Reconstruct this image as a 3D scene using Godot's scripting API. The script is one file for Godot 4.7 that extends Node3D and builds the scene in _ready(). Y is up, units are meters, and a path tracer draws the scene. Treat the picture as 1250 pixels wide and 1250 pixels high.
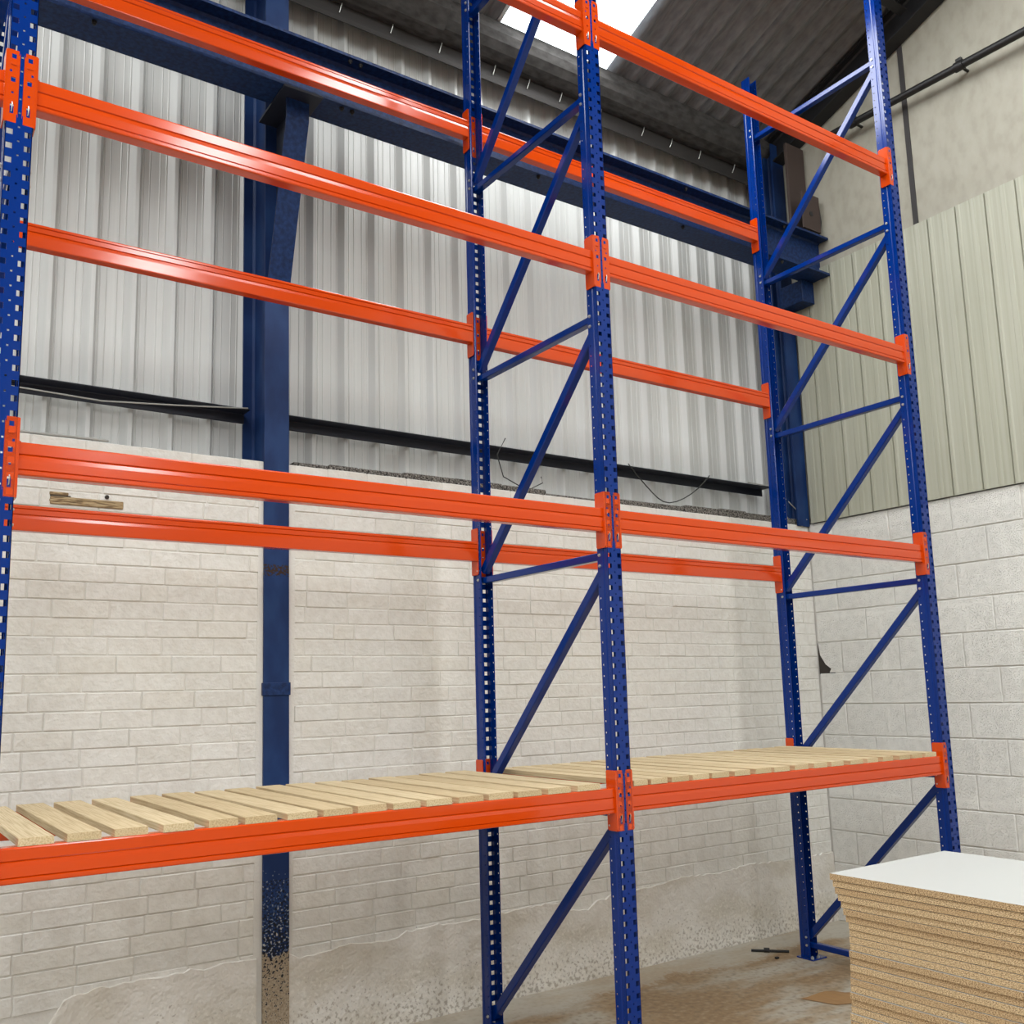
extends Node3D
# Pallet racking in a warehouse corner. x runs along the racking, y up, z towards the camera; metres.

const BAY := 2.35             # upright centre to upright centre
const RACK_D := 1.062         # outer face to outer face of a frame
const PITCH := 0.047          # hole pitch
const CONN_TOP := [1.332, 2.504, 3.679, 4.862]
const CONN_H := 0.243
const BEAM_DROP := 0.0712     # connector top to beam top
const BEAM_H := 0.1012
const FRAME_H := 5.92
const WALL_Z := -1.518
const GABLE_X := 5.632
const SLOPE := 0.355
const ROOF0 := 6.58
const RIDGE_Z := 5.6
const ORD := ["first", "second", "third", "fourth", "fifth", "sixth", "seventh", "eighth", "ninth", "tenth", "eleventh", "twelfth", "thirteenth", "fourteenth", "fifteenth", "sixteenth", "seventeenth", "eighteenth", "nineteenth", "twentieth", "twenty-first", "twenty-second", "twenty-third", "twenty-fourth", "twenty-fifth", "twenty-sixth"]

var M := {}
var names := {}
var rng := RandomNumberGenerator.new()

# ------------------------------------------------------------------ helpers
func numbered(called: String) -> String:
	var n: int = names.get(called, 0)
	names[called] = n + 1
	return called if n == 0 else "%s_%03d" % [called, n]

func begin() -> SurfaceTool:
	var st := SurfaceTool.new()
	st.begin(Mesh.PRIMITIVE_TRIANGLES)
	st.set_smooth_group(-1)
	return st

func commit(st: SurfaceTool) -> ArrayMesh:
	st.generate_normals()
	return st.commit()

func obj(called: String, mesh: Mesh, mat: Material, parent: Node3D = null, at := Vector3.ZERO) -> MeshInstance3D:
	var o := MeshInstance3D.new()
	o.mesh = mesh
	o.material_override = mat
	o.position = at
	if parent == null:
		o.name = numbered(called)
		add_child(o, true)
	else:
		o.name = called
		parent.add_child(o, true)
	return o

func tag(o: Node, label: String, category: String, group := "") -> Node:
	o.set_meta("label", label)
	o.set_meta("category", category)
	if group:
		o.set_meta("group", group)
	return o

func thing(called: String, label: String, category: String, at := Vector3.ZERO, group := "") -> Node3D:
	var o := Node3D.new()
	o.name = numbered(called)
	add_child(o, true)
	o.position = at
	tag(o, label, category, group)
	return o

func setting(called: String) -> Node3D:
	var o := Node3D.new()
	o.name = called
	add_child(o, true)
	o.set_meta("kind", "structure")
	return o

func copy_of(src: Node3D, called: String, label: String, at: Vector3, turn := 0.0) -> Node3D:
	var o: Node3D = src.duplicate()
	o.name = numbered(called)
	add_child(o, true)
	o.position = at
	o.rotation.y = turn
	o.set_meta("label", label)
	return o

# a, b, c, d run counter-clockwise seen from outside
func quad(st: SurfaceTool, a: Vector3, b: Vector3, c: Vector3, d: Vector3) -> void:
	for v in [a, c, b, a, d, c]:
		st.add_vertex(v)

func quad_uv(st: SurfaceTool, a: Array, b: Array, c: Array, d: Array) -> void:
	for v in [a, c, b, a, d, c]:
		st.set_uv(v[1])
		st.add_vertex(v[0])

func tri(st: SurfaceTool, a: Vector3, b: Vector3, c: Vector3) -> void:
	st.add_vertex(a)
	st.add_vertex(c)
	st.add_vertex(b)

func fquad(st: SurfaceTool, a: Vector3, b: Vector3, c: Vector3, d: Vector3, flip: bool) -> void:
	if flip:
		quad(st, d, c, b, a)
	else:
		quad(st, a, b, c, d)

# box with chamfered edges
func cbox(st: SurfaceTool, lo: Vector3, hi: Vector3, b := 0.0, xf := Transform3D()) -> void:
	var c := (lo + hi) / 2.0
	var h := (hi - lo) / 2.0
	var ax := [Vector3.RIGHT, Vector3.UP, Vector3.BACK]
	var hs := [h.x, h.y, h.z]
	for i in 3:
		var j := (i + 1) % 3
		var k := (i + 2) % 3
		for s in [-1.0, 1.0]:
			var n: Vector3 = ax[i] * hs[i] * s
			var u: Vector3 = ax[j] * (hs[j] - b) * s
			var v: Vector3 = ax[k] * (hs[k] - b)
			quad(st, xf * (c + n - u - v), xf * (c + n + u - v), xf * (c + n + u + v), xf * (c + n - u + v))
	if b <= 0.0:
		return
	for i in 3:
		var j := (i + 1) % 3
		var k := (i + 2) % 3
		for sj in [-1.0, 1.0]:
			for sk in [-1.0, 1.0]:
				var e: Vector3 = ax[i] * (hs[i] - b)
				var p: Vector3 = c + ax[j] * hs[j] * sj + ax[k] * (hs[k] - b) * sk
				var q: Vector3 = c + ax[j] * (hs[j] - b) * sj + ax[k] * hs[k] * sk
				fquad(st, xf * (p - e), xf * (p + e), xf * (q + e), xf * (q - e), sj * sk < 0)
	for sx in [-1.0, 1.0]:
		for sy in [-1.0, 1.0]:
			for sz in [-1.0, 1.0]:
				var p := c + Vector3(h.x * sx, (h.y - b) * sy, (h.z - b) * sz)
				var q := c + Vector3((h.x - b) * sx, h.y * sy, (h.z - b) * sz)
				var r := c + Vector3((h.x - b) * sx, (h.y - b) * sy, h.z * sz)
				if sx * sy * sz > 0:
					tri(st, xf * p, xf * q, xf * r)
				else:
					tri(st, xf * p, xf * r, xf * q)

# counter-clockwise polygon in the plane (u, v), pushed along u x v
func prism(st: SurfaceTool, poly: PackedVector2Array, at: Vector3, u: Vector3, v: Vector3, length: float, caps := true) -> void:
	if Geometry2D.is_polygon_clockwise(poly):
		poly = poly.duplicate()
		poly.reverse()
	# Godot's test looks at a y-down plane
	var area := 0.0
	for i in poly.size():
		area += poly[i].cross(poly[(i + 1) % poly.size()])
	if area < 0.0:
		poly.reverse()
	var w := u.cross(v).normalized() * length
	var n := poly.size()
	for i in n:
		var a := at + u * poly[i].x + v * poly[i].y
		var b := at + u * poly[(i + 1) % n].x + v * poly[(i + 1) % n].y
		quad(st, a, b, b + w, a + w)
	if caps:
		var t := Geometry2D.triangulate_polygon(poly)
		for i in range(0, t.size(), 3):
			var p := []
			for k in 3:
				p.append(at + u * poly[t[i + k]].x + v * poly[t[i + k]].y)
			var turn: float = (poly[t[i + 1]] - poly[t[i]]).cross(poly[t[i + 2]] - poly[t[i]])
			if turn < 0.0:
				p.reverse()
			tri(st, p[0] + w, p[1] + w, p[2] + w)
			tri(st, p[0], p[2], p[1])

func tube(st: SurfaceTool, pts: Array, r: float, sides := 8) -> void:
	st.set_smooth_group(0)
	var rings := []
	for i in pts.size():
		var d: Vector3
		if i == 0:
			d = pts[1] - pts[0]
		elif i == pts.size() - 1:
			d = pts[i] - pts[i - 1]
		else:
			d = pts[i + 1] - pts[i - 1]
		d = d.normalized()
		var side := d.cross(Vector3.UP if absf(d.y) < 0.9 else Vector3.RIGHT).normalized()
		var up := side.cross(d)
		var ring := []
		for k in sides:
			var a := TAU * k / sides
			ring.append(pts[i] + (side * cos(a) + up * sin(a)) * r)
		rings.append(ring)
	for i in pts.size() - 1:
		for k in sides:
			var k2 := (k + 1) % sides
			quad(st, rings[i][k2], rings[i][k], rings[i + 1][k], rings[i + 1][k2])
	st.set_smooth_group(-1)
	for k in range(1, sides - 1):
		tri(st, rings[0][0], rings[0][k], rings[0][k + 1])
		var e: Array = rings[-1]
		tri(st, e[0], e[k + 1], e[k])

# hexagon-headed bolt standing on a face
func bolt(st: SurfaceTool, at: Vector3, n: Vector3, r: float, h: float) -> void:
	var u := n.cross(Vector3.UP if absf(n.y) < 0.9 else Vector3.RIGHT).normalized()
	var v := n.cross(u)
	var poly := PackedVector2Array()
	for k in 6:
		poly.append(Vector2(cos(TAU * k / 6), sin(TAU * k / 6)) * r)
	prism(st, poly, at, u, v, h)
	var small := PackedVector2Array()
	for k in 8:
		small.append(Vector2(cos(TAU * k / 8), sin(TAU * k / 8)) * r * 0.55)
	prism(st, small, at + n * h, u, v, h * 0.7)

func pts2(flat: Array) -> PackedVector2Array:
	var out := PackedVector2Array()
	for i in range(0, flat.size(), 2):
		out.append(Vector2(flat[i], flat[i + 1]))
	return out

# sheet-metal strip in the plane (u, v) with rectangular holes [u0, v0, u1, v1]; thickness goes along -n
func sheet_cells(st: SurfaceTool, solid: Array, holes: Array, at: Vector3, u: Vector3, v: Vector3, t: float) -> void:
	var n := u.cross(v).normalized()
	for s in solid:
		var a: Vector3 = at + u * s[0] + v * s[1]
		var b: Vector3 = at + u * s[2] + v * s[1]
		var c: Vector3 = at + u * s[2] + v * s[3]
		var d: Vector3 = at + u * s[0] + v * s[3]
		quad(st, a, b, c, d)
		quad(st, d - n * t, c - n * t, b - n * t, a - n * t)
	for s in holes:
		var a: Vector3 = at + u * s[0] + v * s[1]
		var b: Vector3 = at + u * s[2] + v * s[1]
		var c: Vector3 = at + u * s[2] + v * s[3]
		var d: Vector3 = at + u * s[0] + v * s[3]
		for e in [[a, b], [b, c], [c, d], [d, a]]:
			quad(st, e[0], e[1], e[1] - n * t, e[0] - n * t)

# ------------------------------------------------------------------ materials
func noise_tex(freq: float, colors: Array, offsets: Array, seed_no: int, octaves := 4, size := 512, kind := FastNoiseLite.TYPE_SIMPLEX_SMOOTH) -> NoiseTexture2D:
	var n := FastNoiseLite.new()
	n.noise_type = kind
	n.seed = seed_no
	n.frequency = freq
	n.fractal_octaves = octaves
	var t := NoiseTexture2D.new()
	t.width = size
	t.height = size
	t.seamless = true
	t.noise = n
	if colors.size():
		var g := Gradient.new()
		g.offsets = PackedFloat32Array(offsets)
		g.colors = PackedColorArray(colors)
		t.color_ramp = g
	return t

func mat(called: String, c: Color, rough: float, metal := 0.0) -> StandardMaterial3D:
	var m := StandardMaterial3D.new()
	m.resource_name = called
	m.albedo_color = c
	m.roughness = rough
	m.metallic = metal
	M[called] = m
	return m

func tri_map(m: StandardMaterial3D, scale: Vector3, world := true) -> void:
	m.uv1_triplanar = true
	m.uv1_world_triplanar = world
	m.uv1_scale = scale

func relief(m: StandardMaterial3D, tex: Texture2D, cm: float) -> void:
	m.heightmap_enabled = true
	m.heightmap_texture = tex
	m.heightmap_scale = cm

func grey(v: float) -> Color:
	return Color(v, v, v)

func make_materials() -> void:
	var m: StandardMaterial3D
	var lumps := noise_tex(0.03, [], [], 3, 5)
	var grit := noise_tex(0.06, [], [], 5, 4)
	# powder-coated racking
	m = mat("orange_paint", Color(0.765, 0.247, 0.008), 0.13)
	m.metallic_specular = 0.55
	m = mat("blue_paint", Color(0.0, 0.16, 0.45), 0.14)
	m.metallic_specular = 0.4
	mat("zinc", Color(0.78, 0.78, 0.76), 0.35, 0.9)
	# building steel
	m = mat("steel_blue", Color.WHITE, 0.5)
	m.albedo_texture = noise_tex(0.03, [Color(0.05, 0.125, 0.27), Color(0.075, 0.175, 0.345), Color(0.11, 0.215, 0.4)], [0.2, 0.55, 0.9], 8, 5)
	m.metallic_specular = 0.35
	tri_map(m, Vector3.ONE * 2.0)
	relief(m, grit, 0.05)
	m = mat("navy_steel", Color(0.07, 0.1, 0.17), 0.55)
	mat("dark_steel", Color(0.1, 0.1, 0.11), 0.6)
	mat("rail_paint", Color(0.06, 0.08, 0.14), 0.5)
	mat("brown_steel", Color(0.24, 0.19, 0.17), 0.75)
	# masonry under thick white paint
	m = mat("white_brick", Color.WHITE, 0.55)
	m.albedo_texture = noise_tex(0.012, [Color(0.82, 0.81, 0.78), Color(0.84, 0.832, 0.805), Color(0.855, 0.848, 0.822)], [0.2, 0.55, 0.9], 11, 5)
	tri_map(m, Vector3.ONE * 2.2)
	relief(m, lumps, 0.22)
	M["white_brick_2"] = m.duplicate()
	M["white_brick_2"].albedo_color = Color(0.985, 0.982, 0.975)
	M["white_brick_3"] = m.duplicate()
	M["white_brick_3"].albedo_color = Color(0.985, 0.985, 0.985)
	m = mat("white_joint", Color(0.82, 0.81, 0.782), 0.7)
	tri_map(m, Vector3.ONE * 1.5)
	relief(m, grit, 0.15)
	m = mat("white_block", Color.WHITE, 0.65)
	m.albedo_texture = noise_tex(0.015, [Color(0.845, 0.84, 0.815), Color(0.87, 0.865, 0.84), Color(0.885, 0.88, 0.855)], [0.2, 0.5, 0.9], 12, 5)
	tri_map(m, Vector3.ONE * 1.6)
	relief(m, noise_tex(0.14, [grey(0.0), grey(0.9), grey(1.0)], [0.22, 0.36, 1.0], 21, 3), 0.8)
	m = mat("grey_mortar", Color.WHITE, 0.9)
	m.albedo_texture = noise_tex(0.05, [Color(0.16, 0.145, 0.13), Color(0.4, 0.385, 0.36), Color(0.62, 0.6, 0.57)], [0.25, 0.5, 0.85], 14, 5)
	tri_map(m, Vector3.ONE * 2.5)
	relief(m, grit, 1.2)
	mat("cavity", Color(0.2, 0.18, 0.16), 0.95)
	# sheeting
	m = mat("grey_sheet", Color.WHITE, 0.38)
	m.albedo_texture = noise_tex(0.02, [Color(0.74, 0.745, 0.735), Color(0.755, 0.76, 0.75), Color(0.765, 0.77, 0.76)], [0.25, 0.5, 0.8], 15, 4)
	tri_map(m, Vector3(3.0, 0.02, 3.0))
	m = mat("cream_sheet", Color.WHITE, 0.5)
	m.albedo_texture = noise_tex(0.02, [Color(0.62, 0.62, 0.555), Color(0.645, 0.645, 0.58), Color(0.66, 0.66, 0.6)], [0.25, 0.5, 0.8], 16, 4)
	tri_map(m, Vector3(2.0, 0.03, 2.5))
	m = mat("cream_panel", Color.WHITE, 0.6)
	m.albedo_texture = noise_tex(0.02, [Color(0.585, 0.57, 0.515), Color(0.615, 0.6, 0.545), Color(0.63, 0.615, 0.565)], [0.2, 0.5, 0.85], 17, 5)
	tri_map(m, Vector3(0.9, 0.5, 0.9))
	m = mat("joint_strip", Color(0.21, 0.2, 0.2), 0.8)
	# roof
	m = mat("roof_cement", Color.WHITE, 0.9)
	m.albedo_texture = noise_tex(0.03, [Color(0.355, 0.355, 0.36), Color(0.425, 0.425, 0.43), Color(0.475, 0.475, 0.48)], [0.2, 0.5, 0.9], 18, 5)
	tri_map(m, Vector3(2.5, 1.0, 0.5))
	relief(m, grit, 0.1)
	m = mat("gutter_cement", Color.WHITE, 0.9)
	m.albedo_texture = noise_tex(0.03, [Color(0.19, 0.185, 0.18), Color(0.255, 0.25, 0.245), Color(0.31, 0.305, 0.3)], [0.2, 0.5, 0.9], 19, 5)
	tri_map(m, Vector3(0.5, 1.2, 1.2))
	relief(m, grit, 0.15)
	m = mat("eaves_steel", Color(0.2, 0.19, 0.185), 0.7)
	m = mat("skylight", Color(0.93, 0.97, 1.0), 0.6)
	m.emission_enabled = true
	m.emission = Color(0.96, 0.99, 1.0)
	m.emission_energy_multiplier = 2.2
	mat("hall_wall", Color(0.6, 0.595, 0.58), 0.8)
	# timber
	var grain := noise_tex(0.03, [Color(0.68, 0.6, 0.455), Color(0.765, 0.69, 0.55), Color(0.8, 0.735, 0.605)], [0.2, 0.5, 0.85], 22, 5)
	for i in 4:
		m = mat("pine_%d" % i, Color(1, 1, 1).lerp(Color(0.94, 0.925, 0.9), i / 3.0), 0.75)
		m.albedo_texture = grain
		tri_map(m, Vector3(9.0, 9.0, 0.22), false)
		m.uv1_offset = Vector3(0.37 * i, 0.21 * i, 0.53 * i)
		relief(m, grain, 0.06)
	m = mat("old_timber", Color.WHITE, 0.85)
	m.albedo_texture = noise_tex(0.03, [Color(0.33, 0.26, 0.17), Color(0.6, 0.51, 0.37), Color(0.7, 0.63, 0.5)], [0.2, 0.5, 0.85], 23, 5)
	tri_map(m, Vector3(0.8, 7.0, 7.0))
	# chipboard
	m = mat("chipboard", Color.WHITE, 0.85)
	m.albedo_texture = noise_tex(0.08, [Color(0.33, 0.24, 0.14), Color(0.65, 0.545, 0.395), Color(0.75, 0.655, 0.505), Color(0.86, 0.78, 0.64)], [0.24, 0.38, 0.58, 0.85], 24, 3, 512, FastNoiseLite.TYPE_SIMPLEX)
	tri_map(m, Vector3(4.0, 9.0, 4.0))
	M["chipboard_2"] = m.duplicate()
	M["chipboard_2"].albedo_color = Color(0.94, 0.92, 0.9)
	mat("melamine", Color(0.68, 0.685, 0.67), 0.45)
	mat("black_rubber", Color(0.03, 0.03, 0.035), 0.6)
	mat("black_pipe", Color(0.07, 0.065, 0.065), 0.5)
	mat("cable_grey", Color(0.6, 0.6, 0.58), 0.6)
	mat("cable_dark", Color(0.16, 0.16, 0.15), 0.6)
	mat("leaf", Color(0.12, 0.09, 0.06), 0.9)
	mat("cardboard", Color(0.55, 0.42, 0.27), 0.9)

func image_material(called: String, im: Image, rough: float) -> StandardMaterial3D:
	var m := mat(called, Color.WHITE, rough)
	m.albedo_texture = ImageTexture.create_from_image(im)
	return m

func fnl(seed_no: int, freq: float, oct := 4) -> FastNoiseLite:
	var n := FastNoiseLite.new()
	n.seed = seed_no
	n.frequency = freq
	n.fractal_octaves = oct
	n.noise_type = FastNoiseLite.TYPE_SIMPLEX_SMOOTH
	return n

# stained concrete: 6 m square, x 0..6, z -2..4
func floor_image() -> Image:
	var s := 900
	var im := Image.create(s, s, false, Image.FORMAT_RGB8)
	var big := fnl(31, 1.1, 5)
	var streak := fnl(32, 3.0, 4)
	var fine := fnl(33, 22.0, 3)
	for j in s:
		for i in s:
			var x := 6.0 * i / s
			var z := 6.0 * j / s - 2.0
			var b := big.get_noise_2d(x * 0.8, z * 1.6) * 1.5 + streak.get_noise_2d(x * 0.7, z * 2.6) * 0.7
			var k := clampf(0.62 + b, 0.0, 1.0)
			var c := Color(0.64, 0.61, 0.555).lerp(Color(0.545, 0.45, 0.33), k)
			var f := fine.get_noise_2d(x, z)
			c = c.lerp(Color(0.36, 0.31, 0.25), clampf((f - 0.15) * 1.0, 0.0, 0.4))
			c = c.lerp(Color(0.7, 0.665, 0.6), clampf((-f - 0.2) * 1.0, 0.0, 0.4))
			var dusty := 0.28 + 0.12 * big.get_noise_2d(x * 2.2, 7.0)
			if z < WALL_Z + dusty + f * 0.1:
				c = c.lerp(Color(0.69, 0.67, 0.62), 0.6)
			im.set_pixel(i, j, c)
	return im

# painted render at the wall foot: 6 m by 0.6 m, with spatter of dirt low down
func plinth_image() -> Image:
	var w := 2000
	var h := 200
	var im := Image.create(w, h, false, Image.FORMAT_RGB8)
	var big := fnl(41, 1.6, 5)
	var fine := fnl(42, 34.0, 4)
	for j in h:
		for i in w:
			var x := 6.0 * i / w
			var y := 0.6 * (1.0 - float(j) / h)
			var b := big.get_noise_2d(x, y * 2.0)
			var c := Color(0.84, 0.825, 0.795).lerp(Color(0.775, 0.75, 0.7), clampf(0.35 + b * 1.4, 0.0, 1.0))
			var f := fine.get_noise_2d(x, y)
			var line := -0.28 + y * 1.6 + b * 0.25
			if f > line + 0.42:
				c = c.lerp(Color(0.45, 0.41, 0.355), 0.4)
			elif f < -0.25 and y < 0.25 + b * 0.2:
				c = c.lerp(Color(0.86, 0.84, 0.8), 0.6)
			im.set_pixel(i, j, c)
	return im

func height_image(w: int, h: int, wide: float, high: float) -> Image:
	var im := Image.create(w, h, false, Image.FORMAT_L8)
	var n := fnl(63, 9.0, 5)
	var fine := fnl(64, 45.0, 2)
	for j in h:
		for i in w:
			var x := wide * i / w
			var y := high * j / h
			var v := 0.5 + 0.45 * n.get_noise_2d(x, y) + 0.12 * fine.get_noise_2d(x, y)
			im.set_pixel(i, j, Color(v, v, v))
	return im

# column paint, 0.2 m by 6.2 m: rust band, white overspray and dirt at the foot
func column_image() -> Image:
	var w := 64
	var h := 1984
	var im := Image.create(w, h, false, Image.FORMAT_RGB8)
	var big := fnl(51, 2.5, 5)
	var fine := fnl(52, 60.0, 3)
	for j in h:
		for i in w:
			var x := 0.2 * i / w
			var y := 6.2 * (1.0 - float(j) / h)
			var b := big.get_noise_2d(x * 2.0, y)
			var f := fine.get_noise_2d(x, y)
			var c := Color(0.06, 0.155, 0.325).lerp(Color(0.1, 0.205, 0.38), clampf(0.5 + b * 1.5, 0.0, 1.0))
			if y > 2.27 and y < 2.33 and f > -0.12 + absf(y - 2.3) * 6.0:
				c = Color(0.19, 0.12, 0.08)
			if y < 0.85 and f > 0.3 + (y - 0.45) * 0.6:
				c = Color(0.7, 0.68, 0.63)
			elif y < 0.8 and f < -0.3 + (0.8 - y) * 0.75:
				c = Color(0.06, 0.07, 0.1)
			if y < 0.47 + b * 0.1:
				if f > -0.22 - (0.47 - y) * 0.9:
					c = Color(0.69, 0.64, 0.565).lerp(Color(0.54, 0.475, 0.39), clampf(0.5 + f, 0.0, 1.0))
			im.set_pixel(i, j, c)
	return im

# ------------------------------------------------------------------ racking
var upright_mesh: ArrayMesh

func make_upright_mesh() -> ArrayMesh:
	# outer (perforated) face at z = 0, looking to +z; the channel opens to -z
	var st := begin()
	var hw := 0.0385
	var t := 0.0022
	var n := int(FRAME_H / PITCH)
	for k in n:
		var y := k * PITCH + 0.006
		var y2 := y + PITCH if k < n - 1 else FRAME_H
		if k == 0:
			sheet_cells(st, [[-hw, 0, hw, y]], [], Vector3.ZERO, Vector3.RIGHT, Vector3.UP, t)
		var s0 := y + 0.006
		var s1 := s0 + 0.019
		var c0 := s1 + 0.008
		var c1 := c0 + 0.006
		var l := [-0.0345, -0.0165]
		sheet_cells(st,
			[[-hw, y, hw, s0], [-hw, s0, l[0], s1], [l[1], s0, -l[1], s1], [-l[0], s0, hw, s1], [-hw, s1, hw, c0], [-hw, c0, -0.003, c1], [0.003, c0, hw, c1], [-hw, c1, hw, y2]],
			[[l[0], s0, l[1], s1], [-l[1], s0, -l[0], s1], [-0.003, c0, 0.003, c1]], Vector3.ZERO, Vector3.RIGHT, Vector3.UP, t)
		# side walls with a row of round-looking holes
		var h0 := y + 0.018
		var h1 := h0 + 0.007
		for s in [-1.0, 1.0]:
			# u runs along -z on the right wall and +z on the left one, so that the normals point outwards
			var u: Vector3 = Vector3(0, 0, -1.0) * s
			var at := Vector3(hw * s, 0, 0.0)
			var solid := []
			var holes := []
			for q in [[0.04, y, 0.064, h0], [0.04, h0, 0.0515, h1], [0.0585, h0, 0.064, h1], [0.04, h1, 0.064, y2]]:
				solid.append([q[0], q[1], q[2], q[3]] if s > 0 else [-q[2], q[1], -q[0], q[3]])
			var hq := [0.0515, h0, 0.0585, h1]
			holes.append(hq if s > 0 else [-hq[2], hq[1], -hq[0], hq[3]])
			sheet_cells(st, solid, holes, at, u, Vector3.UP, t)
	# plain part of the side walls with a rolled groove, and the return lips
	for s in [-1.0, 1.0]:
		var line := [Vector2(hw, 0), Vector2(hw, -0.014), Vector2(hw - 0.0025, -0.018), Vector2(hw - 0.0025, -0.026), Vector2(hw, -0.03), Vector2(hw, -0.04)]
		var rear := [Vector2(hw, -0.064), Vector2(hw - 0.003, -0.0665), Vector2(hw - 0.003, -0.07), Vector2(hw - 0.0055, -0.07)]
		for path in [line, rear]:
			var poly := PackedVector2Array()
			for p in path:
				poly.append(Vector2(p.x * s, p.y))
			var inner := []
			for i in path.size():
				var d: Vector2 = (path[mini(i + 1, path.size() - 1)] - path[maxi(i - 1, 0)]).normalized()
				var nn := Vector2(d.y, -d.x)
				inner.append(path[i] + nn * t)
			inner.reverse()
			for p in inner:
				poly.append(Vector2(p.x * s, p.y))
			# plane (x, z): u = x, v = z gives u x v = -y, so start at the top
			prism(st, poly, Vector3(0, FRAME_H, 0), Vector3.RIGHT, Vector3.BACK, FRAME_H)
	return commit(st)

# channel brace in the plane x = 0 from a to b (z, y)
func brace_mesh(a: Vector2, b: Vector2, wide: float) -> ArrayMesh:
	var st := begin()
	var pa := Vector3(0, a.y, a.x)
	var pb := Vector3(0, b.y, b.x)
	var w := (pb - pa).normalized()
	var u := Vector3.RIGHT
	var v := w.cross(u)
	var h := wide / 2.0
	var d := 0.018
	var t := 0.003
	# C open to +x, rounded web on the -x side
	prism(st, pts2([-d, -h + 0.004, -d + 0.004, -h, d, -h, d, -h + t, -d + t + 0.002, -h + t, -d + t, -h + t + 0.002, -d + t, h - t - 0.002, -d + t + 0.002, h - t, d, h - t, d, h, -d + 0.004, h, -d, h - 0.004]), pa, u, v, (pb - pa).length())
	return commit(st)

func make_frame(label: String) -> Node3D:
	# origin: on the floor, at the centre of the front upright's face
	var f := thing("upright_frame", label, "rack frame", Vector3.ZERO, "blue racking upright frames")
	obj("upright", upright_mesh, M.blue_paint, f)
	var r := obj("upright", upright_mesh, M.blue_paint, f, Vector3(0, 0, -RACK_D))
	r.rotation.y = PI
	var zf := -0.05
	var zr := -RACK_D + 0.05
	var bs := begin()
	for k in 6:
		var y := 0.078 + 1.081 * k
		if k > 0:
			y -= 0.003 * k
		obj("horizontal_brace", brace_mesh(Vector2(zr, y), Vector2(zf, y), 0.034), M.blue_paint, f)
		if k < 5:
			obj("diagonal_brace", brace_mesh(Vector2(zr, y + 0.047), Vector2(zf, y + 1.078 - 0.047), 0.041), M.blue_paint, f)
		for s in [-1.0, 1.0]:
			for z in [[zf, y], [zr, y], [zf, y - 0.047], [zr, y + 0.047]]:
				if z[1] > 0.02 and z[1] < FRAME_H - 0.03:
					bolt(bs, Vector3(s * 0.0385, z[1], z[0]), Vector3(s, 0, 0), 0.0075, 0.005)
	obj("bolts", commit(bs), M.zinc, f).set_meta("kind", "stuff")
	for z in [[-0.05, 1.0], [-RACK_D + 0.05, -1.0]]:
		var st := begin()
		cbox(st, Vector3(-0.066, 0.0, z[0] - 0.062), Vector3(0.066, 0.008, z[0] + 0.062), 0.001)
		var p := obj("base_plate", commit(st), M.blue_paint, f)
		for b in [Vector3(-0.05, 0.008, z[0] + 0.045), Vector3(0.05, 0.008, z[0] - 0.045), Vector3(0.0, 0.008, z[0] - z[1] * 0.048)]:
			var st2 := begin()
			bolt(st2, b, Vector3.UP, 0.01, 0.01)
			obj("anchor_bolt", commit(st2), M.zinc, p)
	return f

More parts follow.
